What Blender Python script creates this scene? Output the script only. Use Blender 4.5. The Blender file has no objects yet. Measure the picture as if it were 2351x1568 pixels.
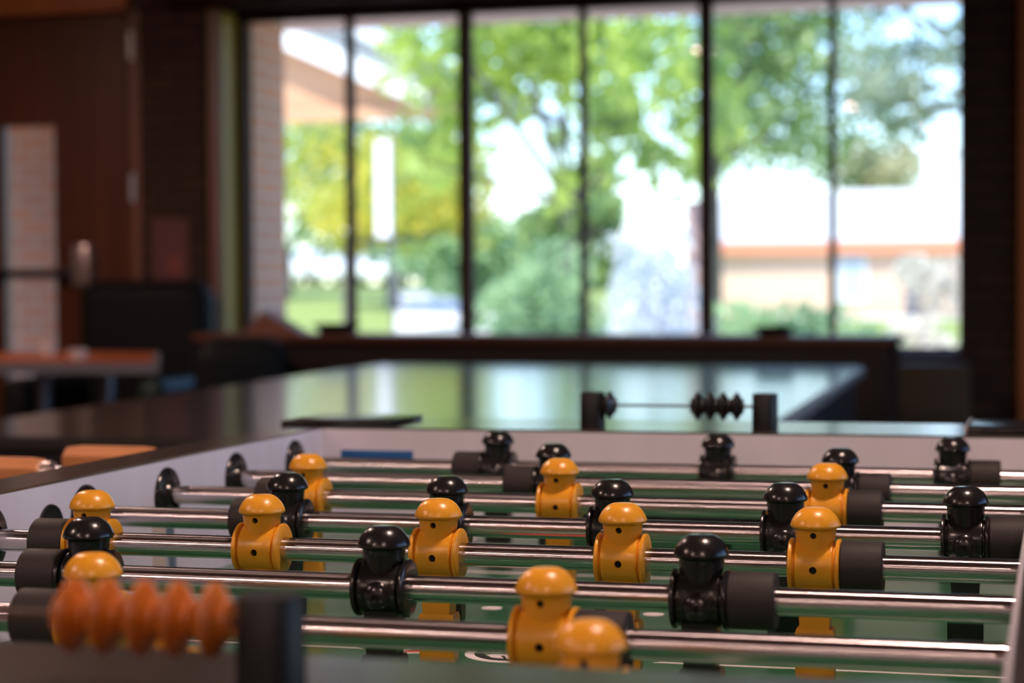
import bpy, bmesh, math, random
from mathutils import Vector, Matrix
random.seed(7)
sc = bpy.context.scene
COL = sc.collection
PI = math.pi

# ------------------------------------------------------------------ materials
MATS = {}
def new_mat(name):
    m = bpy.data.materials.new(name); m.use_nodes = True
    nt = m.node_tree
    return m, nt, nt.nodes['Principled BSDF']

def mat(name, col, rough=.5, metal=0., var=0., scale=20., bump=0., bscale=200., coat=0., spec=.5, stretch=(1, 1, 1), col2=None, coat_rough=.1):
    m, nt, b = new_mat(name)
    b.inputs['Base Color'].default_value = (*col, 1)
    b.inputs['Roughness'].default_value = rough
    b.inputs['Metallic'].default_value = metal
    b.inputs['Specular IOR Level'].default_value = spec
    b.inputs['Coat Weight'].default_value = coat
    b.inputs['Coat Roughness'].default_value = coat_rough
    if var or bump:
        tc = nt.nodes.new('ShaderNodeTexCoord'); mp = nt.nodes.new('ShaderNodeMapping')
        mp.inputs['Scale'].default_value = stretch
        nt.links.new(tc.outputs['Object'], mp.inputs['Vector'])
    if var:
        n = nt.nodes.new('ShaderNodeTexNoise'); n.inputs['Scale'].default_value = scale
        n.inputs['Detail'].default_value = 6; n.inputs['Roughness'].default_value = .6
        nt.links.new(mp.outputs[0], n.inputs['Vector'])
        r = nt.nodes.new('ShaderNodeMapRange'); r.inputs['From Min'].default_value = .35; r.inputs['From Max'].default_value = .65
        nt.links.new(n.outputs['Fac'], r.inputs['Value'])
        mx = nt.nodes.new('ShaderNodeMix'); mx.data_type = 'RGBA'
        c2 = col2 or tuple(c * (1 - var) for c in col)
        mx.inputs['A'].default_value = (*c2, 1); mx.inputs['B'].default_value = (*col, 1)
        nt.links.new(r.outputs[0], mx.inputs['Factor'])
        nt.links.new(mx.outputs['Result'], b.inputs['Base Color'])
    if bump:
        n2 = nt.nodes.new('ShaderNodeTexNoise'); n2.inputs['Scale'].default_value = bscale; n2.inputs['Detail'].default_value = 3
        nt.links.new(mp.outputs[0], n2.inputs['Vector'])
        bp = nt.nodes.new('ShaderNodeBump'); bp.inputs['Strength'].default_value = bump; bp.inputs['Distance'].default_value = .001
        nt.links.new(n2.outputs['Fac'], bp.inputs['Height']); nt.links.new(bp.outputs[0], b.inputs['Normal'])
    MATS[name] = m
    return m

def brick_mat(name, c1, c2, mortar, rough=.85):
    m, nt, b = new_mat(name)
    tc = nt.nodes.new('ShaderNodeTexCoord'); sx = nt.nodes.new('ShaderNodeSeparateXYZ')
    ad = nt.nodes.new('ShaderNodeMath'); ad.operation = 'ADD'; cb = nt.nodes.new('ShaderNodeCombineXYZ')
    nt.links.new(tc.outputs['Object'], sx.inputs[0])
    nt.links.new(sx.outputs[0], ad.inputs[0]); nt.links.new(sx.outputs[1], ad.inputs[1])
    nt.links.new(ad.outputs[0], cb.inputs[0]); nt.links.new(sx.outputs[2], cb.inputs[1])
    t = nt.nodes.new('ShaderNodeTexBrick')
    t.inputs['Color1'].default_value = (*c1, 1); t.inputs['Color2'].default_value = (*c2, 1); t.inputs['Mortar'].default_value = (*mortar, 1)
    t.inputs['Scale'].default_value = 1; t.inputs['Brick Width'].default_value = .21; t.inputs['Row Height'].default_value = .072
    t.inputs['Mortar Size'].default_value = .009
    nt.links.new(cb.outputs[0], t.inputs['Vector']); nt.links.new(t.outputs['Color'], b.inputs['Base Color'])
    b.inputs['Roughness'].default_value = rough
    bp = nt.nodes.new('ShaderNodeBump'); bp.inputs['Strength'].default_value = .6; bp.inputs['Distance'].default_value = .006; bp.invert = True
    nt.links.new(t.outputs['Fac'], bp.inputs['Height']); nt.links.new(bp.outputs[0], b.inputs['Normal'])
    MATS[name] = m
    return m

def leaf_mat(name, c1, c2, trans=.45, gloss=.35, scale=1.8):
    m = bpy.data.materials.new(name); m.use_nodes = True; nt = m.node_tree; nt.nodes.clear()
    out = nt.nodes.new('ShaderNodeOutputMaterial')
    geo = nt.nodes.new('ShaderNodeNewGeometry')
    mx = nt.nodes.new('ShaderNodeMix'); mx.data_type = 'RGBA'
    mx.inputs['A'].default_value = (*c1, 1); mx.inputs['B'].default_value = (*c2, 1)
    tc = nt.nodes.new('ShaderNodeTexCoord'); nz = nt.nodes.new('ShaderNodeTexNoise')      # leaf tones by clump, with sunlit and shaded foliage painted in
    nz.inputs['Scale'].default_value = scale; nz.inputs['Detail'].default_value = 1
    nt.links.new(tc.outputs['Object'], nz.inputs['Vector'])
    mr = nt.nodes.new('ShaderNodeMapRange'); mr.inputs['From Min'].default_value = .38; mr.inputs['From Max'].default_value = .60
    nt.links.new(nz.outputs['Fac'], mr.inputs['Value'])
    av = nt.nodes.new('ShaderNodeMath'); av.operation = 'MULTIPLY_ADD'; av.inputs[1].default_value = .35
    sc2 = nt.nodes.new('ShaderNodeMath'); sc2.operation = 'MULTIPLY'; sc2.inputs[1].default_value = .65
    nt.links.new(mr.outputs[0], sc2.inputs[0]); nt.links.new(geo.outputs['Random Per Island'], av.inputs[0]); nt.links.new(sc2.outputs[0], av.inputs[2])
    nt.links.new(av.outputs[0], mx.inputs['Factor'])
    d = nt.nodes.new('ShaderNodeBsdfPrincipled'); d.inputs['Roughness'].default_value = gloss
    t = nt.nodes.new('ShaderNodeBsdfTranslucent')
    s = nt.nodes.new('ShaderNodeMixShader'); s.inputs[0].default_value = trans
    nt.links.new(mx.outputs['Result'], d.inputs['Base Color']); nt.links.new(mx.outputs['Result'], t.inputs['Color'])
    nt.links.new(d.outputs[0], s.inputs[1]); nt.links.new(t.outputs[0], s.inputs[2]); nt.links.new(s.outputs[0], out.inputs[0])
    MATS[name] = m
    return m

def glass_mat(name):
    m = bpy.data.materials.new(name); m.use_nodes = True; nt = m.node_tree; nt.nodes.clear()
    out = nt.nodes.new('ShaderNodeOutputMaterial')
    fr = nt.nodes.new('ShaderNodeFresnel'); fr.inputs[0].default_value = 1.45
    tr = nt.nodes.new('ShaderNodeBsdfTransparent'); tr.inputs[0].default_value = (.96, .98, .97, 1)
    gl = nt.nodes.new('ShaderNodeBsdfGlossy'); gl.inputs['Roughness'].default_value = .02
    s = nt.nodes.new('ShaderNodeMixShader')
    nt.links.new(fr.outputs[0], s.inputs[0]); nt.links.new(tr.outputs[0], s.inputs[1]); nt.links.new(gl.outputs[0], s.inputs[2])
    nt.links.new(s.outputs[0], out.inputs[0])
    MATS[name] = m
    return m

def emit_mat(name, col, strength):
    m = bpy.data.materials.new(name); m.use_nodes = True; nt = m.node_tree; nt.nodes.clear()
    out = nt.nodes.new('ShaderNodeOutputMaterial'); e = nt.nodes.new('ShaderNodeEmission')
    e.inputs[0].default_value = (*col, 1); e.inputs[1].default_value = strength
    nt.links.new(e.outputs[0], out.inputs[0])
    MATS[name] = m
    return m

yellow = mat('yellow plastic', (.80, .355, .022), .30, spec=.5, var=.06, scale=60)
black = mat('black plastic', (.012, .011, .012), .22, spec=.5)
rubber = mat('black rubber', (.028, .023, .022), .62, spec=.3, bump=.12, bscale=900)
matte_black = mat('matte black plastic', (.006, .006, .007), .48, spec=.4)
screw_m = mat('dark screw', (.01, .01, .012), .4, .6)
white_panel = mat('daylight tinted white laminate', (.78, .75, .85), .55, var=.10, scale=9, stretch=(1, 1, .25), col2=(.69, .66, .74))  # cool tint of the window light is put into the white
rail_m = mat('dark rail laminate', (.036, .025, .017), .34, spec=1.0, coat=1., coat_rough=.17, bump=.05, bscale=500)
rail_m.node_tree.nodes['Principled BSDF'].inputs['Coat IOR'].default_value = 1.9
cab_m = mat('cabinet black laminate', (.016, .015, .017), .4)
edge_m = mat('pale rail edge', (.42, .40, .43), .4)
field_m = mat('green playfield', (.022, .125, .052), .30, spec=.5, coat=.5, coat_rough=.2)
mark_m = mat('white field print', (.78, .74, .74), .4)
red_m = mat('red field print', (.55, .05, .05), .4)
ink_m = mat('black field print', (.02, .025, .022), .4)
blue_m = mat('blue sticker', (.005, .10, .32), .4)
bead_o = mat('orange bead plastic', (.50, .135, .014), .34)
bead_b = mat('black bead plastic', (.012, .011, .012), .3)
brown_rod = mat('brown wire', (.10, .06, .045), .4, .3)
steel = mat('grey metal', (.22, .22, .26), .35, .7)
strip_m = mat('beige wall strip', (.62, .50, .43), .5)
strip_d = mat('grey wall strip', (.48, .48, .52), .5)
grip_m = mat('handle wood', (.74, .31, .12), .45, var=.3, scale=14, stretch=(.2, 2, 2))
table_top_m = mat('black table laminate', (.020, .020, .018), .35, spec=1.0, coat=1., coat_rough=.14)
apron_m = mat('navy apron', (.010, .011, .020), .5)
cafe_m = mat('orange brown wood top', (.48, .11, .025), .35, var=.3, scale=6, stretch=(.3, 3, 3))
edge_grey = mat('grey edge band', (.26, .25, .27), .4)
chair_m = mat('black upholstery', (.004, .0045, .005), .7, spec=.3)
chair_refl = mat('black upholstery with green reflection', (.010, .035, .028), .5)  # green reflection on the black chair, put into the colour
dark_wood = mat('dark stained wood', (.06, .021, .011), .45, var=.35, scale=7, stretch=(3, 3, .25))
black_wood = mat('blackish stained wood', (.022, .011, .008), .5, var=.3, scale=7, stretch=(3, 3, .25))
door_wood = mat('reddish brown door wood', (.13, .036, .011), .42, var=.3, scale=5, stretch=(4, 4, .25))
trim_wood = mat('brown trim wood', (.30, .13, .08), .45, var=.25, scale=7, stretch=(3, 3, .25))
reveal_wood = mat('reveal wood with tree reflection', (.62, .43, .05), .5, spec=.2, var=.2, scale=6, stretch=(3, 3, .3))  # gold reflection of the trees is put into the wood colour
right_wood = mat('orange brown board', (.60, .18, .045), .45, var=.2, scale=5, stretch=(3, 3, .25))
ledge_m = mat('ledge top wood', (.16, .055, .03), .38, var=.25, scale=7, stretch=(.3, 3, 3))
wall_m = mat('dark plaster wall', (.09, .055, .04), .8)
ceil_m = mat('brown ceiling', (.42, .29, .24), .8)
floor_m = mat('brown floor', (.11, .065, .045), .5, var=.3, scale=3)
frame_m = mat('dark bronze frame', (.085, .040, .026), .7, spec=.15)
lintel_m = mat('dark lintel wood', (.035, .014, .008), .9, spec=.05)
chrome = mat('brushed metal', (.62, .50, .47), .3, .8)
white_cer = mat('white ceramic', (.8, .78, .76), .3)
poster_m = mat('dim pink paper', (.16, .055, .055), .6)
poster_r = mat('red paper patch', (.30, .07, .05), .6)
box_m = mat('dull brown board', (.09, .06, .03), .7)
brick_in = brick_mat('dark interior brick', (.075, .031, .018), (.052, .022, .014), (.027, .017, .013))
brick_out = brick_mat('pale exterior brick', (.80, .36, .20), (.66, .36, .24), (.66, .52, .42))
glass = glass_mat('window glass')
soffit_m = mat('beige soffit', (.90, .62, .47), .8)
gable_m = mat('tan siding', (.60, .34, .20), .8, var=.15, scale=2, stretch=(.2, 1, 8))
white_paint = mat('white paint', (.85, .85, .86), .5)
roof_grey = mat('grey shingle', (.22, .24, .25), .8)
roof_white = mat('pale metal roof', (.70, .69, .68), .4)
peach = mat('cream rendered wall', (.66, .46, .34), .8)
terra = mat('terracotta fascia', (.62, .24, .14), .7)
win_blue = mat('grey blue panel', (.40, .47, .55), .2)
dark_blue = mat('dark blue panel', (.05, .06, .12), .4)
car_m = mat('white car paint', (.85, .85, .86), .2, coat=.5)
tyre_m = mat('tyre', (.02, .02, .02), .8)
lawn_m = mat('lawn grass ground', (.34, .42, .10), .9, var=.35, scale=.6, stretch=(.2, 1, 1))
asphalt_m = mat('grey asphalt', (.30, .31, .33), .8)
pave_m = mat('pale paving', (.80, .74, .70), .8)
bark2 = mat('pinkish timber', (.46, .30, .25), .8)
bark = mat('grey brown bark', (.15, .135, .12), .9, var=.3, scale=6)
leaf_y = leaf_mat('yellow green leaves', (.34, .48, .10), (.88, .72, .10), .5)
leaf_g = leaf_mat('bright green leaves', (.17, .30, .09), (.66, .80, .17), .5)
leaf_d = leaf_mat('deep green leaves', (.13, .23, .10), (.36, .48, .17), .4)
leaf_s = leaf_mat('grey green leaves', (.17, .25, .18), (.40, .46, .32), .4)
leaf_b = leaf_mat('straw leaves', (.55, .50, .30), (.40, .42, .22), .4)
leaf_w = leaf_mat('pale silvery leaves', (.86, .88, .92), (.50, .58, .60), .35, .25)
leaf_p = leaf_mat('pale blossom leaves', (.88, .80, .70), (.60, .60, .50), .35, .3)
leaf_f = leaf_mat('fresh shrub leaves', (.18, .34, .18), (.48, .66, .34), .4)

# rods: ground steel, highlights drawn out along the rod
rod_m, _nt, _b = new_mat('ground steel rod')
_b.inputs['Base Color'].default_value = (.68, .63, .64, 1); _b.inputs['Metallic'].default_value = 1
_b.inputs['Roughness'].default_value = .19; _b.inputs['Anisotropic'].default_value = .94
_b.inputs['Anisotropic Rotation'].default_value = .25
_t = _nt.nodes.new('ShaderNodeTangent'); _t.direction_type = 'RADIAL'; _t.axis = 'X'
_nt.links.new(_t.outputs[0], _b.inputs['Tangent'])

# ------------------------------------------------------------------ mesh helpers
def box(bm, x0, x1, y0, y1, z0, z1, bev=0., seg=2, M=None):
    r = bmesh.ops.create_cube(bm, size=1)
    vs = r['verts']
    for v in vs:
        v.co = Vector(((x0 + x1) / 2 + v.co.x * (x1 - x0), (y0 + y1) / 2 + v.co.y * (y1 - y0), (z0 + z1) / 2 + v.co.z * (z1 - z0)))
    if bev:
        es = list({e for v in vs for e in v.link_edges})
        r2 = bmesh.ops.bevel(bm, geom=es, offset=bev, segments=seg, affect='EDGES', profile=.5)
        vs = list({v for f in r2['faces'] for v in f.verts} | {v for v in vs if v.is_valid})
    if M is not None:
        bmesh.ops.transform(bm, matrix=M, verts=vs)
    return vs

def lathe(bm, prof, center=(0, 0, 0), axis='Z', seg=48, M=None):
    rings, c = [], Vector(center)
    def place(a, r, h):
        u, w = r * math.cos(a), r * math.sin(a)
        p = {'Z': (u, w, h), 'X': (h, u, w), 'Y': (w, h, u)}[axis]
        p = Vector(p) + c
        return M @ p if M is not None else p
    for r, h in prof:
        if r < 1e-7:
            rings.append([bm.verts.new(place(0, 0, h))])
        else:
            rings.append([bm.verts.new(place(2 * PI * i / seg, r, h)) for i in range(seg)])
    fs = []
    for a, b in zip(rings, rings[1:]):
        for i in range(seg):
            j = (i + 1) % seg
            if len(a) == 1 and len(b) == 1: continue
            if len(a) == 1: fs.append(bm.faces.new((a[0], b[i], b[j])))
            elif len(b) == 1: fs.append(bm.faces.new((a[i], b[0], a[j])))
            else: fs.append(bm.faces.new((a[i], b[i], b[j], a[j])))
    bmesh.ops.recalc_face_normals(bm, faces=fs)

def prism(bm, pts, z0, z1, M=None):
    lo = [bm.verts.new((x, y, z0)) for x, y in pts]; hi = [bm.verts.new((x, y, z1)) for x, y in pts]
    n = len(pts); fs = [bm.faces.new(lo[::-1]), bm.faces.new(hi)]
    for i in range(n):
        fs.append(bm.faces.new((lo[i], lo[(i + 1) % n], hi[(i + 1) % n], hi[i])))
    bmesh.ops.recalc_face_normals(bm, faces=fs)
    if M is not None: bmesh.ops.transform(bm, matrix=M, verts=lo + hi)

def tube(bm, a, b, r0, r1=None, seg=12):
    a, b = Vector(a), Vector(b); d = b - a
    q = d.to_track_quat('Z', 'Y').to_matrix().to_4x4()
    r1 = r0 if r1 is None else r1
    lathe(bm, [(0, 0), (r0, 0), (r1, d.length), (0, d.length)], seg=seg, M=Matrix.Translation(a) @ q)

def to_mesh(name, bm, m, smooth=True, ang=35):
    me = bpy.data.meshes.new(name); bm.to_mesh(me); bm.free()
    me.materials.append(m)
    if smooth:
        me.polygons.foreach_set('use_smooth', [True] * len(me.polygons))
        me.set_sharp_from_angle(angle=math.radians(ang))
    return me

def obj(name, bm, m, parent=None, smooth=True, ang=35, loc=None):
    me = bm if isinstance(bm, bpy.types.Mesh) else to_mesh(name, bm, m, smooth, ang)
    o = bpy.data.objects.new(name, me); COL.objects.link(o)
    if parent is not None: o.parent = parent
    if loc is not None: o.location = loc
    return o

def BM(): return bmesh.new()
def thing(name, label, cat, loc=(0, 0, 0), rotz=0, group=None):
    o = bpy.data.objects.new(name, None); COL.objects.link(o)
    o.empty_display_size = .05; o.location = loc; o.rotation_euler = (0, 0, rotz)
    return tag(o, label, cat, group)
def tag(o, label, cat, group=None):
    o['label'] = label; o['category'] = cat
    if group: o['group'] = group
    return o
def struct(name, bm, m, parent=None, smooth=False):
    o = obj(name, bm, m, parent, smooth)
    if parent is None: o['kind'] = 'structure'
    return o
def boxobj(name, b, m, parent=None, bev=0., loc=None):
    bm = BM(); box(bm, *b, bev=bev); return obj(name, bm, m, parent, loc=loc)
def boolean(me_a, me_b_list):
    """me_a minus every mesh of the list, evaluated to a plain mesh"""
    oa = bpy.data.objects.new('tmp_a', me_a); COL.objects.link(oa); tmp = [oa]
    for mb in me_b_list:
        ob = bpy.data.objects.new('tmp_b', mb); COL.objects.link(ob); tmp.append(ob)
        md = oa.modifiers.new('b', 'BOOLEAN'); md.operation = 'DIFFERENCE'; md.solver = 'EXACT'; md.object = ob
    dg = bpy.context.evaluated_depsgraph_get()
    me = bpy.data.meshes.new_from_object(oa.evaluated_get(dg))
    for o in tmp: bpy.data.objects.remove(o)
    return me

# ------------------------------------------------------------------ foosball figures
ZF, ZR, ZG = -.077, .0323, -.84          # playfield, rail top, room floor (rod axis is z = 0)
W, YN, YF, S = .7190, -.0806, 1.1236, .149

def figure_mesh(name, m):
    # head with brimmed dome, a truncated cone below
    bm = BM()
    prof = [(0, .0368), (.0066, .0368), (.0073, .0366), (.0091, .0357), (.0108, .0345), (.0123, .0330), (.0136, .0313), (.0147, .0294), (.0154, .0277), (.0158, .0264)]
    prof += [(.0159, .0257), (.0157, .0250), (.0149, .0243), (.0136, .0238), (.0131, .0231), (.0128, .0205), (.0119, .0120), (.0112, .0040), (0, .0040)]
    lathe(bm, prof[::-1], seg=56)
    head = to_mesh('h', bm, m)
    bm = BM(); tube(bm, (0, -.0200, .0203), (0, -.0035, .0203), .00205, seg=24); hh = to_mesh('hh', bm, m)
    head = boolean(head, [hh])
    # barrel with end discs around the rod
    bm = BM()
    hw = .0162
    p = [(.0080, -hw), (.0167, -hw), (.0173, -hw + .0005), (.0173, -hw + .0020), (.0168, -hw + .0026), (.0145, -hw + .0027), (.0138, -.0128), (.0138, -.0122),
         (.0155, -.0119), (.0161, -.0114), (.0162, -.0108), (.0158, -.0085), (.0156, -.0050), (.0155, 0)]
    p = p + [(r, -h) for r, h in p[-2::-1]]
    lathe(bm, p, axis='X', seg=64)
    # close the ring inside
    bm.verts.ensure_lookup_table()
    lo = [v for v in bm.verts if abs(v.co.x + hw) < 1e-6 and math.hypot(v.co.y, v.co.z) < .0085]
    hi = [v for v in bm.verts if abs(v.co.x - hw) < 1e-6 and math.hypot(v.co.y, v.co.z) < .0085]
    key = lambda v: math.atan2(v.co.z, v.co.y)
    lo.sort(key=key); hi.sort(key=key); n = len(lo)
    for i in range(n):
        bm.faces.new((lo[i], lo[(i + 1) % n], hi[(i + 1) % n], hi[i]))
    bmesh.ops.recalc_face_normals(bm, faces=bm.faces[:])
    barrel = to_mesh('b', bm, m)
    bm = BM(); tube(bm, (0, -.030, -.0012), (0, -.0100, -.0012), .0024, seg=24); bh = to_mesh('bh', bm, m)
    barrel = boolean(barrel, [bh])
    # boss on the back
    bm = BM()
    pr = [(0, .0186)] + [(.0090 * math.sin(t), .0130 + .0056 * math.cos(t)) for t in [math.radians(a) for a in range(15, 91, 15)]] + [(.0092, .0100), (0, .0100)]
    lathe(bm, pr, center=(0, 0, -.0030), axis='Y', seg=40)
    boss = to_mesh('bo', bm, m)
    bm = BM(); tube(bm, (0, .030, -.0035), (0, .0135, -.0035), .0017, seg=24); bb = to_mesh('bb', bm, m)
    boss = boolean(boss, [bb])
    # leg: tapering slab, slot on both faces
    bm = BM()
    def slab(rows):
        rings = []
        for z, wx, y0, y1 in rows:
            rings.append([bm.verts.new(q) for q in ((-wx, y0, z), (wx, y0, z), (wx, y1, z), (-wx, y1, z))])
        fs = [bm.faces.new(rings[0]), bm.faces.new(rings[-1][::-1])]
        for a, b in zip(rings, rings[1:]):
            for i in range(4):
                fs.append(bm.faces.new((a[i], a[(i + 1) % 4], b[(i + 1) % 4], b[i])))
        bmesh.ops.recalc_face_normals(bm, faces=fs)
        return fs
    slab([(-.010, .0104, -.0085, .0085), (-.030, .0098, -.0078, .0078), (-.0405, .0092, -.0072, .0072)])
    leg = to_mesh('l', bm, m, False)
    cut = []
    for s in (-1, 1):
        bm = BM()
        pts = [(.0033 * math.cos(math.radians(a)), -.0350 + .0033 * math.sin(math.radians(a))) for a in range(180, 361, 15)] + [(.0033, -.012), (-.0033, -.012)]
        prism(bm, pts, 0, .012, Matrix.Translation((0, s * .0060 if s > 0 else -.0180, 0)) @ Matrix(((1, 0, 0, 0), (0, 0, 1, 0), (0, 1, 0, 0), (0, 0, 0, 1))))
        cut.append(to_mesh('c', bm, m, False))
    leg = boolean(leg, cut)
    # foot: flared block
    bm = BM()
    slab([(-.0395, .0113, -.0072, .0072), (-.0425, .0123, -.0078, .0078), (-.0700, .0123, -.0048, .0048), (-.0722, .0118, -.0036, .0036)])
    # knurl on both kicking faces
    for s in (-1, 1):
        nx, nz = 22, 24
        g = []
        for j in range(nz + 1):
            row = []
            z = -.0438 - .0252 * j / nz
            yy = .0078 - .0030 * (-.0425 - z) / .0275
            for i in range(nx + 1):
                x = -.0108 + .0216 * i / nx
                hgt = .00035 if (i % 2 and j % 2) else .00005
                row.append(bm.verts.new((x, s * (yy + hgt), z)))
            g.append(row)
        fs = [bm.faces.new((g[j][i], g[j][i + 1], g[j + 1][i + 1], g[j + 1][i])) for j in range(nz) for i in range(nx)]
        bmesh.ops.recalc_face_normals(bm, faces=fs)
    foot = to_mesh('f', bm, m, False)
    bm = BM()
    for me in (head, barrel, boss, leg, foot): bm.from_mesh(me)
    return to_mesh(name, bm, m, True, 40)

fig_y = figure_mesh('player_figure_yellow', yellow)
fig_k = figure_mesh('player_figure_black', black)
bm = BM(); tube(bm, (0, -.0128, -.0012), (0, -.0098, -.0012), .0023, seg=20); tube(bm, (0, -.0098, .0203), (0, -.0033, .0203), .0019, seg=20); screw_shade_y = to_mesh('screw', bm, screw_m)  # second tube: dark pin added as the shade inside the head hole
bm = BM(); tube(bm, (0, .0165, -.0035), (0, .0120, -.0035), .0016, seg=20); screw_k = to_mesh('screw', bm, screw_m)
BL = .0265
bm = BM()
lathe(bm, [(.0081, 0), (.0156, 0), (.0164, .0008), (.0165, .0016), (.0165, BL - .0016), (.0164, BL - .0008), (.0156, BL), (.0081, BL), (.0081, 0)], axis='X', seg=56)
bump_me = to_mesh('bumper', bm, rubber)
bm = BM()   # octagonal wooden grip
lathe(bm, [(.0083, 0), (.0120, 0), (.0150, .004), (.0165, .018), (.0165, .086), (.0150, .098), (.0105, .102), (0, .102)], axis='X', seg=8,
      M=Matrix.Rotation(PI / 8, 4, 'X'))
grip_me = to_mesh('handle', bm, grip_m, True, 25)
bm = BM(); lathe(bm, [(.0081, 0), (.0128, 0), (.0128, .008), (.0081, .008)], axis='X', seg=24); fer_me = to_mesh('ferrule', bm, chrome)

RODS = [  # number, colour, player positions across, height correction, handle inner end, label
    (1, 'y', [.1425, .3425, .5425], 0, 'steel rod with yellow goalkeepers beside the near rail and orange score beads'),
    (2, 'y', [.2336, .4853], 0, 'steel rod carrying only two yellow players with outer bumpers'),
    (3, 'k', [.1551, .3481, .5388], 0, 'steel rod with three glossy black players between the two-player and five-player yellow rods'),
    (4, 'y', [.0818, .2093, .3357, .4612, .5862], 0, 'steel rod carrying five yellow players, in sharpest focus'),
    (5, 'k', [.1692, .2960, .4217, .5475, .6728], .0003, 'steel rod carrying five glossy black players'),
    (6, 'y', [.1289, .3456, .5608], .0012, 'steel rod carrying three spaced yellow players behind the five black ones'),
    (7, 'k', [.3033, .5553], .0009, 'steel rod carrying only two black players with outer bumpers'),
    (8, 'k', [.2107, .4256, .6415], 0, 'steel rod with three black goalkeepers before the pinkish far end wall'),
]
HANDLE_IN = {8: -.149, 7: -.194, 5: -.16, 3: -.15}
for k, c, xs, dz, label in RODS:
    t = thing('foosball_rod', label, 'foosball rod', (0, (k - 1) * S, dz), 0, 'player rods across the foosball table')
    bm = BM()
    left = c == 'k'
    hin = HANDLE_IN.get(k, W + .15)
    x0, x1 = (hin - .06, W + .20) if left else (-.20, hin + .06)
    lathe(bm, [(0, x0), (.0072, x0), (.0079375, x0 + .001), (.0079375, x1 - .001), (.0072, x1), (0, x1)], axis='X', seg=48)
    obj('steel_shaft', bm, rod_m, t)
    for x in xs:
        f = obj('player', fig_y if c == 'y' else fig_k, None, t, loc=(x, 0, 0))
        if c == 'k': f.rotation_euler = (0, 0, PI)      # black team faces the other way
        obj('screw', screw_shade_y if c == 'y' else screw_k, None, f)
    for x in (xs[0] - .0163 - BL, xs[-1] + .0163):
        obj('bumper', bump_me, None, t, loc=(x, 0, 0))
    h = obj('handle', grip_me, None, t, loc=(hin, 0, 0))
    if left: h.rotation_euler = (0, 0, PI)
    fr = obj('ferrule', fer_me, None, h, loc=(-.007, 0, 0))

# ------------------------------------------------------------------ foosball table
T = thing('foosball_table', 'foosball table with white inner walls, green playfield and dark rails', 'foosball table', (0, 0, 0))
YO, YB = YF + .158, YN - .158             # outer ends
def side_wall(x0, x1):
    bm = BM()
    zt = ZR - .0022
    box(bm, x0, x1, YN, YF, -.0105 - .3, -.0105)           # below the rod holes
    box(bm, x0, x1, YN, YF, .0105, zt)                      # above them
    ys = [YN] + [v for k in range(8) for v in (k * S - .0105, k * S + .0105)] + [YF]
    for a, b in zip(ys[0::2], ys[1::2]): box(bm, x0, x1, a, b, -.0105, .0105)
    return bm
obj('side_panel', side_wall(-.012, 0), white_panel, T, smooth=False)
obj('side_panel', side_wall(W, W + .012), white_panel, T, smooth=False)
def end_wall(y0, y1):
    bm = BM(); zt = ZR - .0022; cx = W / 2
    box(bm, 0, cx - .103, y0, y1, ZF - .01, zt); box(bm, cx + .103, W, y0, y1, ZF - .01, zt); box(bm, cx - .103, cx + .103, y0, y1, -.012, zt)
    return bm
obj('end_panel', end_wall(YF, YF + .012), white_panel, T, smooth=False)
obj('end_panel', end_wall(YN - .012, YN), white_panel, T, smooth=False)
for y0, y1 in ((YF + .012, YF + .10), (YN - .10, YN - .012)):
    boxobj('goal_box', (W / 2 - .12, W / 2 + .12, y0, y1, ZF - .02, .0), matte_black, T)
def cab(x0, x1, y0, y1):
    bm = BM()
    zt = ZR - .0022; z0 = -.33
    if x1 - x0 < .2:                       # long side: same holes
        box(bm, x0, x1, y0, y1, z0, -.0105); box(bm, x0, x1, y0, y1, .0105, zt)
        ys = [y0] + [v for k in range(8) for v in (k * S - .0105, k * S + .0105)] + [y1]
        for a, b in zip(ys[0::2], ys[1::2]): box(bm, x0, x1, a, b, -.0105, .0105)
    else: box(bm, x0, x1, y0, y1, z0, zt)
    return bm
RW = .049
obj('cabinet_side', cab(-RW, -.0125, YB, YO), cab_m, T, smooth=False)
obj('cabinet_side', cab(W + .0125, W + RW, YB, YO), cab_m, T, smooth=False)
boxobj('cabinet_end', (-.012, W + .012, YO - .03, YO, -.33, ZR - .0022), cab_m, T)
boxobj('cabinet_end', (-.012, W + .012, YB, YB + .03, -.33, ZR - .0022), cab_m, T)
for n, b in (('rail', (-RW, 0, YB, YO)), ('rail', (W - .0027, W + RW, YB, YO)), ('rail', (0, W - .0027, YF, YO)), ('rail', (0, W - .0027, YB, YN))):
    boxobj(n, (*b, ZR - .0022, ZR), rail_m, T)
# pale edge strip on the side rail
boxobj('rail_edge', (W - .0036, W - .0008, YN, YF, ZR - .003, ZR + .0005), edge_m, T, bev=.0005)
# bearings
def bearing(s):
    bm = BM()
    pr = [(.0096, .0085), (.0118, .0082), (.0128, .0070), (.0140, .0046), (.0190, .0040), (.0232, .0030), (.0246, .0014), (.0248, 0), (.0096, 0), (.0096, .0085)]
    lathe(bm, [(r, h * s) for r, h in pr], axis='X', seg=48)
    box(bm, min(0, s * .0046), max(0, s * .0046), -.0010, .0010, .0140, .0238)
    return to_mesh('rod_bearing', bm, black)
bl, br = bearing(1), bearing(-.35)
for k in range(8):
    obj('rod_bearing', bl, None, T, loc=(0, k * S, 0)); obj('rod_bearing', br, None, T, loc=(W, k * S, 0))
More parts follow.
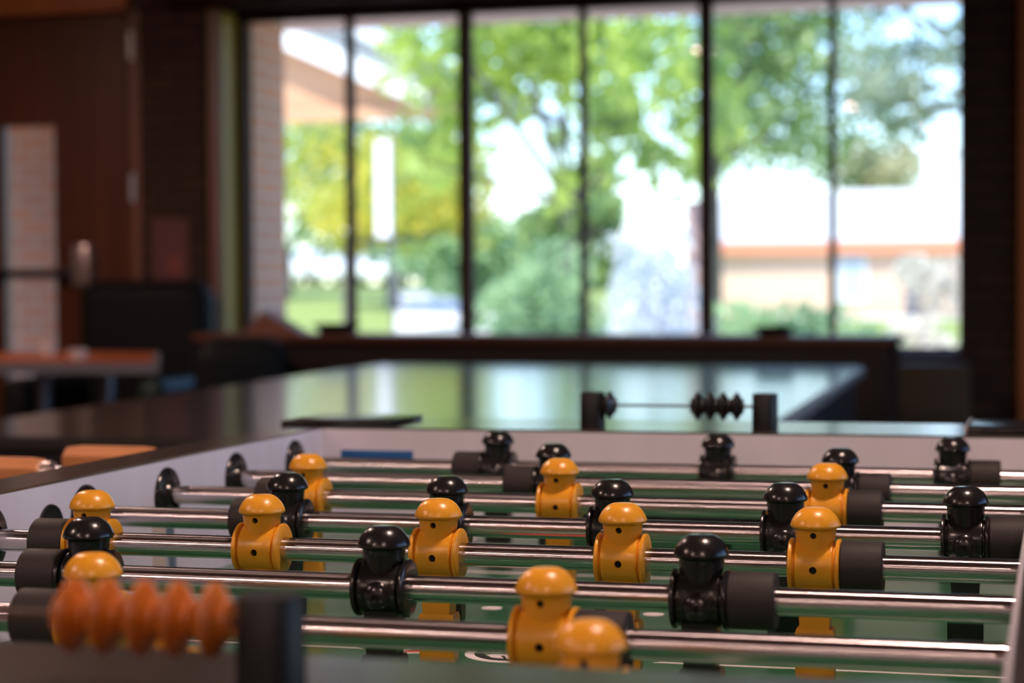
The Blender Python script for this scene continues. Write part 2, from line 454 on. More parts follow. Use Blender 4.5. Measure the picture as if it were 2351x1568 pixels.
# serving cup between the fourth and fifth rods
for x, s in ((0, 1), (W, -1)):
    bm = BM()
    lathe(bm, [(0, .0004 * s), (.0165, .0005 * s), (.0178, .0012 * s), (.0195, .0016 * s), (.0200, .0), (.0195, -.001 * s)], center=(x, .5387, -.0045), axis='X', seg=40)
    obj('serving_cup', bm, matte_black, T)
boxobj('panel_strip', (0, .0006, .716, .7405, ZF, -.018), strip_m, T)  # two vertical strips low on the left inner wall, beige and grey
boxobj('panel_strip', (0, .0006, .7408, .7575, ZF, -.018), strip_d, T)
# playfield and its print
boxobj('playfield', (-.002, W + .002, YN - .10, YF + .10, ZF - .018, ZF), field_m, T)
CX, CY = W / 2 + .008, .5225
def flat(name, pts, m, h=.0003):
    bm = BM(); prism(bm, pts, ZF, ZF + h); return obj(name, bm, m, T, smooth=False)
def arc(cx, cy, r, a0, a1, n=24): return [(cx + r * math.cos(math.radians(a0 + (a1 - a0) * i / n)), cy + r * math.sin(math.radians(a0 + (a1 - a0) * i / n))) for i in range(n + 1)]
def ring(cx, cy, r0, r1, a0=0, a1=360, n=48): return arc(cx, cy, r1, a0, a1, n) + arc(cx, cy, r0, a1, a0, n)
flat('field_line', [(.004, .5030), (.262, .5030), (.256, .5085), (.004, .5085)], mark_m)
flat('field_line', [(.4702, .4990), (W - .004, .4990), (W - .004, .5040), (.4750, .5040)], mark_m)
for x in (.3024, .4325):
    for y in (.694, 2 * CY - .694): flat('field_dot', arc(x, y, .0082, 0, 345, 23), mark_m)
for s in (-1, 1):                          # penalty areas
    y0 = CY + s * .36; ym = CY + s * .59
    for a in ((CX - .20, CX + .20, y0 - .0025, y0 + .0025),):
        flat('field_line', [(a[0], a[2]), (a[1], a[2]), (a[1], a[3]), (a[0], a[3])], mark_m)
    for x in (CX - .20, CX + .20):
        ya, yb = min(y0, ym), max(y0, ym)
        flat('field_line', [(x - .0025, ya), (x + .0025, ya), (x + .0025, yb), (x - .0025, yb)], mark_m)
# printed emblem in the middle of the field
flat('emblem_stroke', ring(.3700, .5085, .0270, .0335, 150, 330), mark_m)
flat('emblem_stroke', ring(.3700, .5085, .0205, .0270, 160, 330), ink_m, .0004)
flat('emblem_stroke', [(.3530, .5000), (.3600, .4905), (.3760, .4885), (.3930, .4930), (.3860, .5030), (.3700, .5060), (.3580, .5050)], mark_m, .0005)
flat('emblem_stroke', [(.3640, .4975), (.3665, .4985), (.3705, .4895), (.3690, .4885)], ink_m, .0006)
flat('emblem_stroke', [(.3400, .5030), (.3700, .5190), (.3950, .5120), (.3700, .5130)], mark_m, .0005)
flat('emblem_stroke', [(.2890, .4945), (.2930, .5010), (.3010, .5080), (.3080, .5090), (.3100, .4990), (.3010, .4960)], red_m, .0004)
flat('emblem_stroke', [(.2900, .4900), (.3100, .4970), (.3110, .4985), (.2905, .4938)], mark_m, .0005)
flat('emblem_stroke', [(.2880, .4990), (.2905, .5060), (.2960, .5095), (.2925, .5020)], mark_m, .0005)
flat('emblem_stroke', [(.3100, .5600), (.3400, .5450), (.4100, .5450), (.4300, .5600), (.3900, .5750), (.3400, .5750)], red_m, .0004)
# blue sticker on the far end wall
bm = BM(); box(bm, .020, .098, YF - .0008, YF + .0004, -.0025, .0087, bev=.0004); obj('blue_sticker', bm, blue_m, T)
# black plates on the rail corners
for x0, x1, y0, y1, lip in ((-RW, .068, YF + .006, YF + .128, 0), (.650, W + RW, YF + .030, YO - .004, 1), (-RW, .068, YB + .02, YN - .02, 0)):
    boxobj('corner_plate', (x0, x1, y0, y1, ZR, ZR + .0052), black, T, bev=.0012)
    if lip: boxobj('plate_trim', (x0 - .0030, x0, y0, y1 - .002, ZR, ZR + .0070), chrome, T, bev=.0008)
# legs
for x in (.02, W - .02):
    for y in (YB + .10, YO - .10):
        bm = BM(); box(bm, x - .05, x + .05, y - .05, y + .05, ZG + .02, -.33, bev=.006); l = obj('leg', bm, cab_m, T)
        bm = BM(); lathe(bm, [(0, ZG), (.030, ZG), (.030, ZG + .015), (.012, ZG + .02), (0, ZG + .02)], (x, y, 0), seg=20); obj('leveller', bm, steel, l)

# ------------------------------------------------------------------ score counters
def counter(label, cx, cy, bead_x, bm_m, wire_m, hz):
    t = thing('score_counter', label, 'score counter', (cx, cy, ZR))
    for s in (-1, 1):
        bm = BM(); lathe(bm, [(0, 0), (.0128, 0), (.0130, .001), (.0126, .0345), (.0118, .0357), (0, .0357)], (s * .0882, 0, 0), seg=40)
        obj('post', bm, matte_black, t)
    bm = BM(); tube(bm, (-.085, 0, hz), (.085, 0, hz), .0014, seg=12); obj('wire', bm, wire_m, t)
    bm = BM()
    lathe(bm, [(.0017, -.0066), (.0068, -.0066), (.0074, -.0062), (.0078, -.0050), (.0130, -.0016), (.0141, -.0008), (.0144, 0), (.0141, .0008), (.0130, .0016), (.0078, .0050), (.0074, .0062), (.0068, .0066), (.0017, .0066), (.0017, -.0066)], axis='X', seg=40)
    me = to_mesh('bead', bm, bm_m, True, 30)
    for x in bead_x: obj('bead', me, None, t, loc=(x, 0, hz))
counter('score counter with one black bead left and four right on the far rail', .3636, YF + .048, [.2933 - .3636, .3835 - .3636, .3968 - .3636, .4101 - .3636, .4235 - .3636], bead_b, steel, .0225)
counter('blurred score counter with orange beads on the near rail', .3690, -.150, [.0092, .0228, .0376, .0514, .0660], bead_o, brown_rod, .0250)

# ------------------------------------------------------------------ room
YW, YGL = 7.30, 7.50
XL, XR, YBK, ZC = -4.9, 4.2, -9.5, 1.75
WX0, WX1, WZ0, WZ1 = -2.77, .357, -.108, 1.357        # main window opening
DX0, DX1, DZ1 = -4.10, -3.19, 1.37                       # door opening
def b1(*a):
    bm = BM(); box(bm, *a); return bm
struct('floor', b1(XL, XR, YBK, YW + .3, ZG - .1, ZG), floor_m)
struct('ceiling', b1(XL - .2, XR + .2, YBK - .2, YW + .3, ZC, ZC + .2), ceil_m)
struct('wall_left', b1(XL - .2, XL, YBK, YW + .3, ZG, ZC), wall_m)
struct('wall_front', b1(XL - .2, XR + .2, YBK - .2, YBK, ZG, ZC), wall_m)
# right wall with a wide window
RY0, RY1, RZ0, RZ1 = -.6, 6.4, -.78, 1.66
bm = BM()
box(bm, XR, XR + .2, YBK, RY0, ZG, ZC); box(bm, XR, XR + .2, RY1, YW + .3, ZG, ZC)
box(bm, XR, XR + .2, RY0, RY1, ZG, RZ0); box(bm, XR, XR + .2, RY0, RY1, RZ1, ZC)
struct('wall_right', bm, wall_m)
# wall at the back of the view, dark wood panelling around window and door
bm = BM()
YE = YW + .25
box(bm, XL, DX0, YW, YE, ZG, ZC); box(bm, DX0, DX1, YW, YE, DZ1, ZC); box(bm, DX1, -3.141, YW, YE, ZG, ZC)
box(bm, -2.832, WX0, YW, YE, ZG, ZC)
box(bm, WX0, WX1, YW, YE, ZG, WZ0); box(bm, WX0, WX1, YGL - .03, YE, WZ1, ZC)
box(bm, .582, XR, YW, YE, ZG, ZC)
struct('wall_back', bm, dark_wood)
struct('column_brick_left', b1(-3.141, -2.832, YW - .04, YE, ZG, ZC), brick_in)
struct('column_brick_right', b1(WX1, .582, YW - .04, YE, ZG, ZC), brick_in)
struct('trim_1', b1(-2.822, -2.775, YW - .03, YW, WZ0 - .05, ZC), trim_wood)
struct('trim_2', b1(WX0 - .004, WX0 + .003, YW, YGL - .02, WZ0, WZ1), reveal_wood)
struct('trim_3', b1(XL, -3.20, YW - .05, YW, 1.372, 1.50), right_wood)
struct('trim_4', b1(-3.19, -3.15, YW - .02, YW, ZG, 1.372), trim_wood)
struct('trim_5', b1(.582, .80, YW - .06, YW, ZG, ZC), right_wood)
struct('beam', b1(WX0 - .2, XR, YW - .12, YGL - .03, WZ1 + .012, ZC - .002), lintel_m)
# main window
win = bpy.data.objects.new('window_1', None); COL.objects.link(win); win['kind'] = 'structure'
bm = BM()
box(bm, WX0, WX0 + .035, YGL - .03, YGL + .03, WZ0, WZ1); box(bm, WX1 - .012, WX1, YGL - .03, YGL + .03, WZ0, WZ1)
box(bm, WX0, WX1, YGL - .03, YGL + .03, WZ1 - .03, WZ1 + .04); box(bm, WX0, WX1, YGL - .03, YGL + .03, WZ0 - .04, WZ0 + .012)
obj('window_frame', bm, frame_m, win, smooth=False)
MUL = [(-2.252, .013), (-1.727, .026), (-1.209, .013), (-.6845, .027), (-.1625, .013)]
for x, h in MUL: boxobj('mullion', (x - h, x + h, YGL - .035, YGL + .035, WZ0, WZ1), frame_m, win)
xs = [WX0 + .03] + [m[0] for m in MUL] + [WX1 - .01]
for a, b in zip(xs, xs[1:]): boxobj('window_pane', (a + .005, b - .005, YGL - .003, YGL + .003, WZ0, WZ1), glass, win)
# right window
win2 = bpy.data.objects.new('window_2', None); COL.objects.link(win2); win2['kind'] = 'structure'
bm = BM()
box(bm, XR + .05, XR + .12, RY0, RY0 + .05, RZ0, RZ1); box(bm, XR + .05, XR + .12, RY1 - .05, RY1, RZ0, RZ1)
box(bm, XR + .05, XR + .12, RY0, RY1, RZ1 - .05, RZ1); box(bm, XR + .05, XR + .12, RY0, RY1, RZ0, RZ0 + .05)
for i in (1, 2): 
    y = RY0 + (RY1 - RY0) * i / 3; box(bm, XR + .05, XR + .12, y - .025, y + .025, RZ0, RZ1)
obj('window_frame', bm, frame_m, win2, smooth=False)
for i in range(3):
    boxobj('window_pane', (XR + .082, XR + .088, RY0 + (RY1 - RY0) * i / 3 + .02, RY0 + (RY1 - RY0) * (i + 1) / 3 - .02, RZ0, RZ1), glass, win2)
# door with a narrow glass light and a push bar
door = bpy.data.objects.new('door_1', None); COL.objects.link(door); door['kind'] = 'structure'
LX0, LX1, LZ0, LZ1 = -3.835, -3.585, -.31, .885
bm = BM()
box(bm, DX0, LX0, YW + .02, YW + .07, ZG, DZ1); box(bm, LX1, DX1, YW + .02, YW + .07, ZG, DZ1)
box(bm, LX0, LX1, YW + .02, YW + .07, ZG, LZ0); box(bm, LX0, LX1, YW + .02, YW + .07, LZ1, DZ1)
obj('door_leaf', bm, door_wood, door, smooth=False)
boxobj('door_glass', (LX0, LX1, YW + .042, YW + .048, LZ0, LZ1), glass, door)
bm = BM(); box(bm, -4.02, -3.46, YW - .045, YW - .015, .205, .245, bev=.006); box(bm, -4.0, -3.95, YW - .02, YW + .02, .2, .25); pbm = obj('push_bar', bm, matte_black, door)
bm = BM(); box(bm, -3.475, -3.385, YW - .06, YW + .02, .165, .355, bev=.02); obj('bar_housing', bm, chrome, pbm)
for z in (1.22, .60, -.3):
    bm = BM(); tube(bm, (-3.185, YW - .03, z - .06), (-3.185, YW - .03, z + .06), .012); obj('hinge', bm, chrome, door)

# ------------------------------------------------------------------ furniture
t = thing('game_table', 'long game table with glossy black top reflecting the window', 'table', (0, 0, ZG))
A = [(-1.363, 5.268), (.162, 5.300), (.250, 2.330), (-1.235, 2.262)]
bm = BM(); prism(bm, A, .76 - .022, .76); bmesh.ops.bevel(bm, geom=bm.edges[:], offset=.004, segments=2, affect='EDGES'); obj('table_top', bm, table_top_m, t)
ins = [(-1.345, 5.250), (.145, 5.280), (.232, 2.350), (-1.217, 2.282)]
bm = BM(); prism(bm, ins, .76 - .16, .76 - .022); obj('apron', bm, apron_m, t, smooth=False)
bm = BM(); prism(bm, [(.163, 5.27), (.172, 5.27), (.258, 2.35), (.249, 2.35)], .735, .755); obj('edge_trim', bm, edge_grey, t, smooth=False)
for x, y in ((-1.25, 5.1), (.05, 5.1), (.12, 2.5), (-1.1, 2.42)):
    boxobj('leg', (x - .045, x + .045, y - .045, y + .045, 0, .60), apron_m, t, bev=.006)

t = thing('cafe_table', 'small cafe table with orange brown wood top and grey metal legs', 'table', (0, 0, ZG))
P = [(-2.50, 6.07), (-2.06, 5.12), (-3.45, 4.94), (-3.95, 5.90)]
bm = BM(); prism(bm, P, .730, .764); obj('edge_band', bm, edge_grey, t, smooth=False)
P2 = [(-2.515, 6.052), (-2.083, 5.138), (-3.44, 4.963), (-3.925, 5.882)]
bm = BM(); prism(bm, P2, .760, .7665); obj('table_top', bm, cafe_m, t, smooth=False)
for x, y in ((-2.43, 5.5), (-2.674, 5.5), (-3.5, 5.5)):
    bm = BM(); tube(bm, (x, y, .02), (x, y, .730), .027, seg=20); lg = obj('leg', bm, steel, t)
    bm = BM(); lathe(bm, [(0, 0), (.11, 0), (.11, .01), (.03, .025), (0, .025)], (x, y, 0), seg=28); obj('foot_plate', bm, steel, lg)
def cup(x, y, r, h, label):
    bm = BM(); lathe(bm, [(0, 0), (r * .8, 0), (r, h), (r * .9, h), (r * .7, .006), (0, .006)], seg=28)
    o = obj('cup', bm, white_cer, loc=(x, y, ZG + .7666)); tag(o, label, 'cup')
cup(-2.50, 5.42, .034, .030, 'small white cup on the near half of the cafe table')
cup(-2.78, 5.74, .030, .045, 'white cup farther back on the cafe table top')

def armchair(name, label, x, y, rot, w, hback, m, mg):
    t = thing(name, label, 'chair', (x, y, ZG), rot)
    bm = BM(); box(bm, -w / 2 + .08, w / 2 - .08, -.30, .26, .22, .46, bev=.05, seg=4); obj('seat', bm, m, t)
    bm = BM(); box(bm, -w / 2, w / 2, .20, .40, .20, hback, bev=.09, seg=5); obj('backrest', bm, m, t)
    for s in (-1, 1):
        bm = BM(); box(bm, s * w / 2 - .06, s * w / 2 + .06, -.34, .32, .10, .64, bev=.05, seg=4); obj('armrest', bm, mg if s > 0 else m, t)
    for sx in (-1, 1):
        for sy in (-1, 1):
            bm = BM(); tube(bm, (sx * (w / 2 - .06), sy * .26, 0), (sx * (w / 2 - .06), sy * .26, .24), .022); obj('leg', bm, matte_black, t)
armchair('armchair', 'black armchair with high rounded back in front of the brick column', -3.05, 6.83, 0, .60, 1.035, chair_m, chair_refl)
armchair('armchair', 'lower black armchair between the cafe table and the window ledge', -1.985, 5.64, .42, .34, .825, chair_m, chair_m)

t = thing('window_ledge', 'long dark wooden ledge cabinet running under the window', 'cabinet', (0, 0, ZG))
LL, LD = 2.60, .28                          # length and depth, local x along the front
boxobj('ledge_top', (0, LL, 0, LD, .805, .832), ledge_m, t, bev=.004)
boxobj('body', (.02, LL - .02, .02, LD, 0, .805), black_wood, t)
for i in range(5):
    x = .04 + i * .507
    d = boxobj('door', (x, x + .48, .005, .02, .06, .75), black_wood, t)
    bm = BM(); lathe(bm, [(0, 0), (.008, 0), (.012, -.012), (.010, -.02), (0, -.021)], (x + .44, .005, .5), axis='Y', seg=16); obj('knob', bm, matte_black, d)
t.location = (-2.384, 6.10, ZG); t.rotation_euler = (0, 0, -.10)
bm = BM(); prism(bm, [(-.10, 0), (.13, 0), (-.02, .085)], -.05, .05, Matrix.Rotation(PI / 2, 4, 'X')); o = obj('folded_card', bm, trim_wood, loc=(-2.10, 6.20, ZG + .8322)); tag(o, 'brown folded card standing at the left end of the window ledge', 'card')
bm = BM(); lathe(bm, [(0, 0), (.06, 0), (.09, .035), (.085, .037), (.055, .006), (0, .006)], seg=32); o = obj('bowl', bm, matte_black, loc=(-1.84, 6.18, ZG + .8322)); tag(o, 'low dark bowl on the ledge beside the folded card', 'bowl')
bm = BM(); lathe(bm, [(0, 0), (.05, 0), (.075, .03), (.07, .032), (.045, .006), (0, .006)], seg=32); o = obj('bowl', bm, matte_black, loc=(-.20, 6.01, ZG + .8322)); tag(o, 'low dark bowl on the ledge below the right panes', 'bowl')
t = thing('hanging_poster', 'small dim pink poster hanging on the left brick column', 'poster', (-3.0, YW - .043, .19))
boxobj('paper', (-.085, .085, -.001, .001, 0, .27), poster_m, t); boxobj('red_patch', (-.01, .05, -.002, -.001, .03, .11), poster_r, t)
bm = BM(); box(bm, -.13, .13, -.13, .13, 0, .70, bev=.01); o = obj('storage_box', bm, box_m, loc=(.28, 6.95, ZG)); tag(o, 'tall dull brown box standing below the right window corner', 'box')

# ceiling lights
lamp = emit_mat('warm lamp lens', (1, .69, .58), 440)
LP = [(.87, .45), (-2.12, -.87), (2.2, -5.2), (1.25, -2.5), (-1.1, -2.6), (-.6, -5.4), (-3.0, -8.0), (-1.0, -8.6), (1.2, -8.2), (3.2, -8.0), (-1.6, 2.2), (-3.7, 5.0)]  # last two are added lamps, the final one brightening door and cafe table
WH = ['above the middle of the foosball table', 'left of the near end of the foosball table', 'over the rear right of the room', 'right of the near end of the foosball table', 'two metres short of the foosball table, to its left', 'over the middle of the rear of the room', 'in the rear row near the left wall', 'in the rear row, second from the left wall', 'in the rear row, third from the left wall', 'in the rear row near the right wall', 'added left of the game table', 'added above the cafe table to brighten the door']
for (x, y), w in zip(LP, WH):
    t = thing('ceiling_light', 'round recessed ceiling light ' + w, 'ceiling light', (x, y, ZC), 0, 'recessed ceiling lights')
    bm = BM(); lathe(bm, [(.085, -.002), (.115, -.001), (.118, -.012), (.088, -.016), (.085, -.002)], seg=36); obj('trim_ring', bm, white_paint, t)
    bm = BM(); lathe(bm, [(0, -.006), (.084, -.006), (.084, -.003), (0, -.003)], seg=36); obj('lens', bm, lamp, t)

# ------------------------------------------------------------------ outdoors
def gz(x, y):
    s = lambda v: max(0, min(1, v)) ** 2 * (3 - 2 * max(0, min(1, v)))
    return -.95 + 1.0 * s((y - 38) / 34) * s((-x - 9.5) / 8)
bm = BM()
NX, NY = 40, 40
g = [[bm.verts.new((-70 + 110 * i / NX, 7.6 + 112 * (j / NY) ** 1.3, gz(-70 + 110 * i / NX, 7.6 + 112 * (j / NY) ** 1.3))) for i in range(NX + 1)] for j in range(NY + 1)]
for j in range(NY):
    for i in range(NX): bm.faces.new((g[j][i], g[j][i + 1], g[j + 1][i + 1], g[j + 1][i]))
struct('ground_outside', bm, lawn_m, smooth=True)
bm = BM(); box(bm, XR + .3, 40, -25, 7.6, -1.0, -.95); struct('ground_side', bm, asphalt_m)
bm = BM(); box(bm, -12, 6, 7.57, 24, -.948, -.93); struct('bounce_slab_outside', bm, pave_m)  # unseen pale slab added to bounce sunlight up onto the soffit
# pale path climbing the lawn
bm = BM()
pv = []
for j in range(25):
    y = 36 + 26 * j / 24
    for dx in (0, 2.9):
        x = -14.4 - (y - 45) * .33 + dx - .2
        pv.append(bm.verts.new((x, y, gz(x, y) + .02)))
for j in range(24): bm.faces.new((pv[2 * j], pv[2 * j + 1], pv[2 * j + 3], pv[2 * j + 2]))
struct('path_outside', bm, pave_m)
struct('pier_outside', b1(-3.30, -2.735, 7.56, 7.945, ZG - .1, 1.9), brick_out)
struct('wall_outside', b1(-6.5, -4.02, 8.55, 8.8, ZG - .1, 2.4), brick_out)
bm = BM(); box(bm, -7, 1.5, 7.56, 8.62, 1.428, 1.54)
struct('eaves_outside', bm, soffit_m)

# left building: gable end over an open porch
t = thing('porch_building', 'porch with tan gable and white sloping bargeboard outside the left panes', 'building', (0, 18.3, 0))
bm = BM(); M90 = Matrix.Rotation(PI / 2, 4, 'X')
prism(bm, [(-9.2, 1.90), (-4.86, 1.90), (-5.0, 2.02), (-7.4, 3.02), (-9.2, 2.3)], -.3, 0, M90); obj('gable_wall', bm, gable_m, t, smooth=False)
def slope(y0, y1, d0, d1, x0=-7.3, x1=-4.95):
    bm = BM(); f = lambda x: 2.70 - (x + 6.70) * .435
    prism(bm, [(x0, f(x0) + d0), (x1, f(x1) + d0), (x1, f(x1) + d1), (x0, f(x0) + d1)], y0, y1, M90); return bm
obj('bargeboard', slope(.02, .30, -.20, .06, x1=-5.24), white_paint, t, smooth=False)
obj('roof', slope(-4.5, .34, .06, .17), roof_grey, t, smooth=False)
obj('roof_light_strip', slope(-3.2, -.6, .19, .30, x0=-6.9, x1=-5.7), white_paint, t, smooth=False)
bm = BM(); box(bm, -9.2, -4.86, -.1, .15, 1.80, 1.91); obj('beam', bm, gable_m, t)
for x in (-9.0, -7.1): bm = BM(); box(bm, x - .09, x + .09, -.09, .09, -.95, 1.80); obj('post', bm, gable_m, t)

t = thing('banner', 'tall narrow white banner on a thin pole among yellowish trees', 'banner', (-4.66, 15, -.95))
bm = BM(); tube(bm, (.075, 0, 0), (.075, 0, 2.36), .012); obj('pole', bm, steel, t)
bm = BM(); box(bm, -.065, .062, -.005, .005, 1.50, 2.30); obj('cloth', bm, white_paint, t)

# right building
t = thing('long_building', 'long low cream building with pale sunlit roof outside the right panes', 'building', (0, 60, -.95))
x0, x1 = -9.4, 14
bm = BM(); prism(bm, [(0, 2.10), (0, 2.30), (4, 3.95), (8, 2.30), (8, 2.10), (4, 3.7)], x0 - .3, x1, Matrix(((0, 0, 1, 0), (1, 0, 0, 0), (0, 1, 0, 0), (0, 0, 0, 1)))); obj('roof', bm, roof_white, t, smooth=False)
bm = BM(); box(bm, x0, x1, .35, 7.7, 0, 2.25); obj('wall', bm, peach, t, smooth=False)
bm = BM(); box(bm, x0 - .3, x1, -.06, .02, 1.90, 2.28); obj('fascia', bm, terra, t)
for a, b2, z0, z1 in ((-5.7, -4.85, .45, 1.8), (-1.6, -.7, .5, 1.8)):
    f = boxobj('window', (a, b2, .28, .36, z0, z1), white_paint, t); boxobj('pane', (a + .08, b2 - .08, .26, .29, z0 + .08, z1 - .08), win_blue, f)
boxobj('door', (-3.72, -3.38, .28, .36, 0, 1.0), dark_blue, t)
bm = BM(); box(bm, -3.3, -2.1, 2.2, 3.2, 2.9, 5.0); ch = obj('chimney', bm, white_paint, t, smooth=False)
boxobj('chimney_cap', (-3.4, -2.0, 2.1, 3.3, 5.0, 5.1), white_paint, ch)
bm = BM(); box(bm, -9.2, 14, 56, 59.5, -.95, -.92); struct('pavement_outside', bm, pave_m)

# parked cars
def car_parts():
    t = thing('parked_car', '', 'car')
    prof = [(-2.1, .25), (-2.15, .62), (-1.95, .80), (-1.25, .90), (-.75, 1.32), (.75, 1.38), (1.45, .98), (2.1, .88), (2.2, .30)]
    R = Matrix(((0, 0, 1, 0), (1, 0, 0, 0), (0, 1, 0, 0), (0, 0, 0, 1)))
    bm = BM(); prism(bm, prof, -.82, .82, R); bmesh.ops.bevel(bm, geom=bm.edges[:], offset=.08, segments=3, affect='EDGES'); obj('body', bm, car_m, t)
    bm = BM(); prism(bm, [(-1.17, .93), (-.77, 1.27), (-.83, 1.29), (-1.24, .95)], -.68, .68, R); obj('windscreen', bm, win_blue, t, smooth=False)
    for sx in (-1, 1):
        for y in (-1.35, 1.35):
            bm = BM(); lathe(bm, [(0, -.1), (.30, -.1), (.31, -.06), (.31, .06), (.30, .1), (0, .1)], (sx * .76, y, .31), axis='X', seg=28); obj('wheel', bm, tyre_m, t)
    return t
def dup(root, loc):
    r = root.copy(); COL.objects.link(r); r.location = loc
    for ch in list(root.children):
        c = ch.copy(); COL.objects.link(c); c.parent = r
        for gch in ch.children:
            d = gch.copy(); COL.objects.link(d); d.parent = c
    return r
c0 = car_parts(); cars = [c0]
spots = [(-26.55, 70.0), (-24.75, 70.3), (-22.9, 70.0)]
for i, (x, y) in enumerate(spots):
    o = c0 if i == 0 else dup(c0, (0, 0, 0))
    o.location = (x, y, gz(x, y) + .02); o.rotation_euler = (0, 0, 0)
    o['label'] = ['white parked car nearest the brick pier outside', 'white parked car second from the brick pier', 'white parked car behind the first thin mullion, farthest from the pier'][i]
    o['group'] = 'white cars parked beyond the lawn'

# trees and shrubs
def leaves(bm, blobs, n, size, seed):
    rnd = random.Random(seed)
    vol = [b[3] * b[4] * b[5] for b in blobs]; tot = sum(vol)
    for b, v in zip(blobs, vol):
        cx, cy, cz, rx, ry, rz = b
        for _ in range(int(n * v / tot) + 1):
            while True:
                p = Vector((rnd.uniform(-1, 1), rnd.uniform(-1, 1), rnd.uniform(-1, 1)))
                if .2 < p.length < 1: break
            c = Vector((cx + p.x * rx, cy + p.y * ry, cz + p.z * rz))
            nrm = Vector((rnd.gauss(0, 1), rnd.gauss(-.5, 1), rnd.gauss(.6, 1))).normalized()
            u = nrm.orthogonal().normalized(); w = nrm.cross(u); a = rnd.uniform(0, 2 * PI)
            u, w = u * math.cos(a) + w * math.sin(a), w * math.cos(a) - u * math.sin(a)
            s = size * rnd.uniform(.6, 1.3)
            bm.faces.new([bm.verts.new(c + u * s * .5 - nrm * s * .06), bm.verts.new(c + w * s * .28), bm.verts.new(c - u * s * .5 - nrm * s * .06), bm.verts.new(c - w * s * .28)])
def cluster(x0, x1, y0, y1, z0, z1, n, r, seed):
    rnd = random.Random(seed); out = []
    for _ in range(n):
        rr = r * rnd.uniform(.7, 1.3)
        out.append((rnd.uniform(x0 + rr * .6, x1 - rr * .6), rnd.uniform(y0, y1), rnd.uniform(z0 + rr * .5, z1 - rr * .5), rr, rr, rr * .75))
    return out
def tree(name, label, cat, trunk, blobs, n, size, lm, seed, tr=.14, group=None, branches=3):
    x, y = trunk; z0 = gz(x, y)
    t = thing(name, label, cat, (x, y, z0), 0, group)
    top = max(b[2] for b in blobs) - z0; low = min(b[2] - b[5] for b in blobs) - z0
    rnd = random.Random(seed + 99)
    bm = BM(); fork = max(.05, low + .15 * (top - low)); tube(bm, (0, 0, 0), (0, 0, fork), tr, tr * .75)
    for i in range(branches):
        b = rnd.choice(blobs); e = Vector((b[0] - x, b[1] - y, b[2] - z0)); tube(bm, (0, 0, fork * .96), e, tr * .55, tr * .15)
    obj('trunk', bm, bark, t)
    bm = BM(); leaves(bm, [(b[0] - x, b[1] - y, b[2] - z0, b[3], b[4], b[5]) for b in blobs], n, size, seed)
    obj('foliage', bm, lm, t, smooth=False)
tree('tree', 'yellowish green tree below the porch gable', 'tree', (-8.2, 24), cluster(-9.6, -6.5, 23, 26, .62, 2.35, 26, .55, 1), 5200, .13, leaf_y, 1, .10)
tree('tree', 'large bright green tree with forked grey trunk behind the middle panes', 'tree', (-3.57, 17), cluster(-5.05, -2.15, 15.4, 17.3, 1.55, 3.9, 30, .48, 2) + [(-4.7, 17, 1.5, .5, .5, .45), (-2.6, 17, 1.35, .45, .5, .35), (-2.3, 16.8, 1.75, .4, .4, .4), (-3.2, 17, 1.55, .4, .4, .3), (-2.95, 16.4, 1.25, .42, .4, .30), (-2.45, 16.4, 1.12, .36, .4, .28), (-3.45, 16.5, .95, .22, .3, .45), (-4.75, 16.5, 1.25, .28, .4, .35), (-2.1, 16.3, 1.5, .3, .4, .35)], 5200, .17, leaf_g, 2, .075, branches=5)
tree('tree', 'deep green tree hanging over the pale roof', 'tree', (-4.28, 29), cluster(-4.7, -1.8, 27, 31, 1.5, 5.6, 36, .70, 3), 5200, .18, leaf_d, 3, .18, branches=5)
tree('tree', 'sparse grey green tree against the sky at the window edge', 'tree', (1.0, 26), cluster(-2.2, .9, 25, 28, 1.9, 5.2, 24, .50, 4), 2000, .19, leaf_s, 4, .14, branches=6)
tree('tree', 'straw coloured tree rising behind the pale roof', 'tree', (-5.9, 76), cluster(-7.5, -4.2, 74, 78, 2.6, 5.4, 14, .95, 5), 2600, .32, leaf_b, 5, .2)
for i, (x, y, r, lab) in enumerate([(-22.5, 58, 3.2, 'tall dark green tree beyond the lawn, leftmost of the far trees'), (-17.0, 52, 3.0, 'dark green far tree behind the banner'), (-12.2, 44, 1.9, 'dark green far tree behind the forked trunk'), (-8.9, 40, 1.2, 'dark green far tree left of the long building')]):
    tree('tree', lab, 'tree', (x, y), cluster(x - r, x + r, y - 1.5, y + 1.5, gz(x, y) + .8, (6.5, 5.2, 1.6, 4.0)[i], 22, min(1.25, r * .45), 20 + i), 3600, .30, leaf_d if i % 2 else leaf_f, 20 + i, .2, 'far trees beyond the lawn')
tree('shrub', 'leafy green shrub low behind the third pane', 'shrub', (-2.9, 13), cluster(-3.32, -2.45, 12.7, 13.4, -.7, .42, 14, .30, 6), 2600, .085, leaf_f, 6, .04)
tree('shrub', 'pale silvery shrub glinting behind the fourth pane', 'shrub', (-2.3, 14.6), cluster(-2.70, -1.86, 14.3, 14.9, -.7, .76, 18, .28, 7), 2600, .075, leaf_w, 7, .04)
tree('hedge', 'low green hedge in front of the long building', 'hedge', (-.85, 12), cluster(-1.50, -.22, 11.8, 12.3, -.8, .03, 26, .20, 8), 3000, .07, leaf_f, 8, .03)
tree('shrub', 'pale cream blossoming shrub at the right window corner', 'shrub', (-.08, 13), cluster(-.34, .22, 12.8, 13.3, -.8, .40, 14, .17, 9), 1300, .07, leaf_p, 9, .02)
bm = BM(); box(bm, -.065, .065, -.065, .065, 0, 1.80); o = obj('timber_post', bm, bark2, loc=(-2.27, 16.2, -.95)); tag(o, 'pinkish brown timber post beside the pale silvery shrub', 'post')

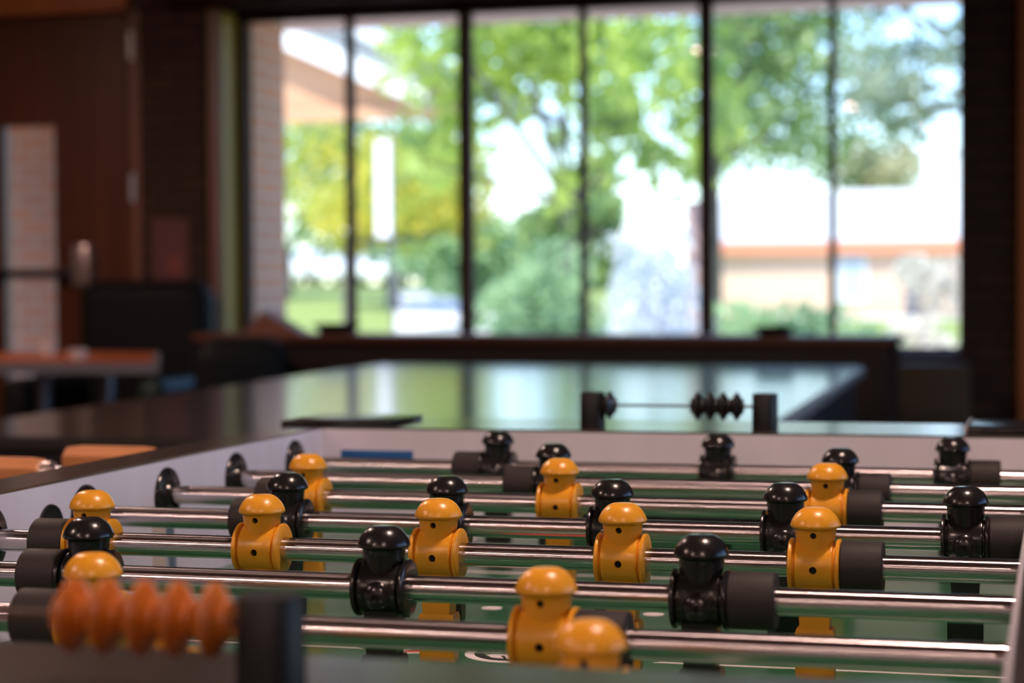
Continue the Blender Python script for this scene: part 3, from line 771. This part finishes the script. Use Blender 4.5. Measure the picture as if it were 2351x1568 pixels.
# ------------------------------------------------------------------ light
w = bpy.data.worlds.new('World'); sc.world = w; w.use_nodes = True
nt = w.node_tree; bg = nt.nodes['Background']
sky = nt.nodes.new('ShaderNodeTexSky'); sky.sky_type = 'NISHITA'; sky.sun_disc = False
sky.sun_elevation = math.radians(42); sky.sun_rotation = math.radians(200); sky.air_density = 1.2; sky.dust_density = .2; sky.ozone_density = 2.5
tint = nt.nodes.new('ShaderNodeMix'); tint.data_type = 'RGBA'; tint.blend_type = 'MULTIPLY'; tint.inputs['Factor'].default_value = 1
tint.inputs['B'].default_value = (.78, .89, 1.18, 1)         # camera balanced for the warm lamps: daylight reads cool
nt.links.new(sky.outputs[0], tint.inputs['A']); nt.links.new(tint.outputs['Result'], bg.inputs[0]); bg.inputs[1].default_value = .42
sun = bpy.data.lights.new('sun', 'SUN'); sun.energy = 8.0; sun.angle = math.radians(.6); sun.color = (1, .93, .80)
so = bpy.data.objects.new('sun', sun); COL.objects.link(so)
so.rotation_euler = Vector((.24, .50, -.72)).to_track_quat('-Z', 'Y').to_euler()

# ------------------------------------------------------------------ camera
cam = bpy.data.cameras.new('camera'); co = bpy.data.objects.new('camera', cam); COL.objects.link(co); sc.camera = co
yaw, pitch, roll, f = -.2651893458, -.0299994062, -.0058007787, 4631.767
F = Vector((math.sin(yaw) * math.cos(pitch), math.cos(yaw) * math.cos(pitch), math.sin(pitch)))
r = F.cross(Vector((0, 0, 1))).normalized(); u = r.cross(F)
r2 = r * math.cos(roll) + u * math.sin(roll); u2 = -r * math.sin(roll) + u * math.cos(roll)
R = Matrix((r2, u2, -F)).transposed().to_4x4()
co.matrix_world = Matrix.Translation((.7355476, -.8354673, .1818048)) @ R
cam.sensor_width = 36; cam.lens = f / 2351 * 36; cam.clip_start = .02; cam.clip_end = 500
cam.dof.use_dof = True; cam.dof.focus_distance = 1.33; cam.dof.aperture_fstop = 6.6

sc.view_settings.view_transform = 'Standard'; sc.view_settings.look = 'None'; sc.view_settings.gamma = 1
sc.view_settings.use_curve_mapping = False; sc.view_settings.exposure = 0
cy = sc.cycles
cy.max_bounces = 9; cy.diffuse_bounces = 4; cy.glossy_bounces = 4; cy.transmission_bounces = 4; cy.transparent_max_bounces = 10
cy.caustics_reflective = False; cy.caustics_refractive = False; cy.sample_clamp_indirect = 6
cy.use_denoising = True
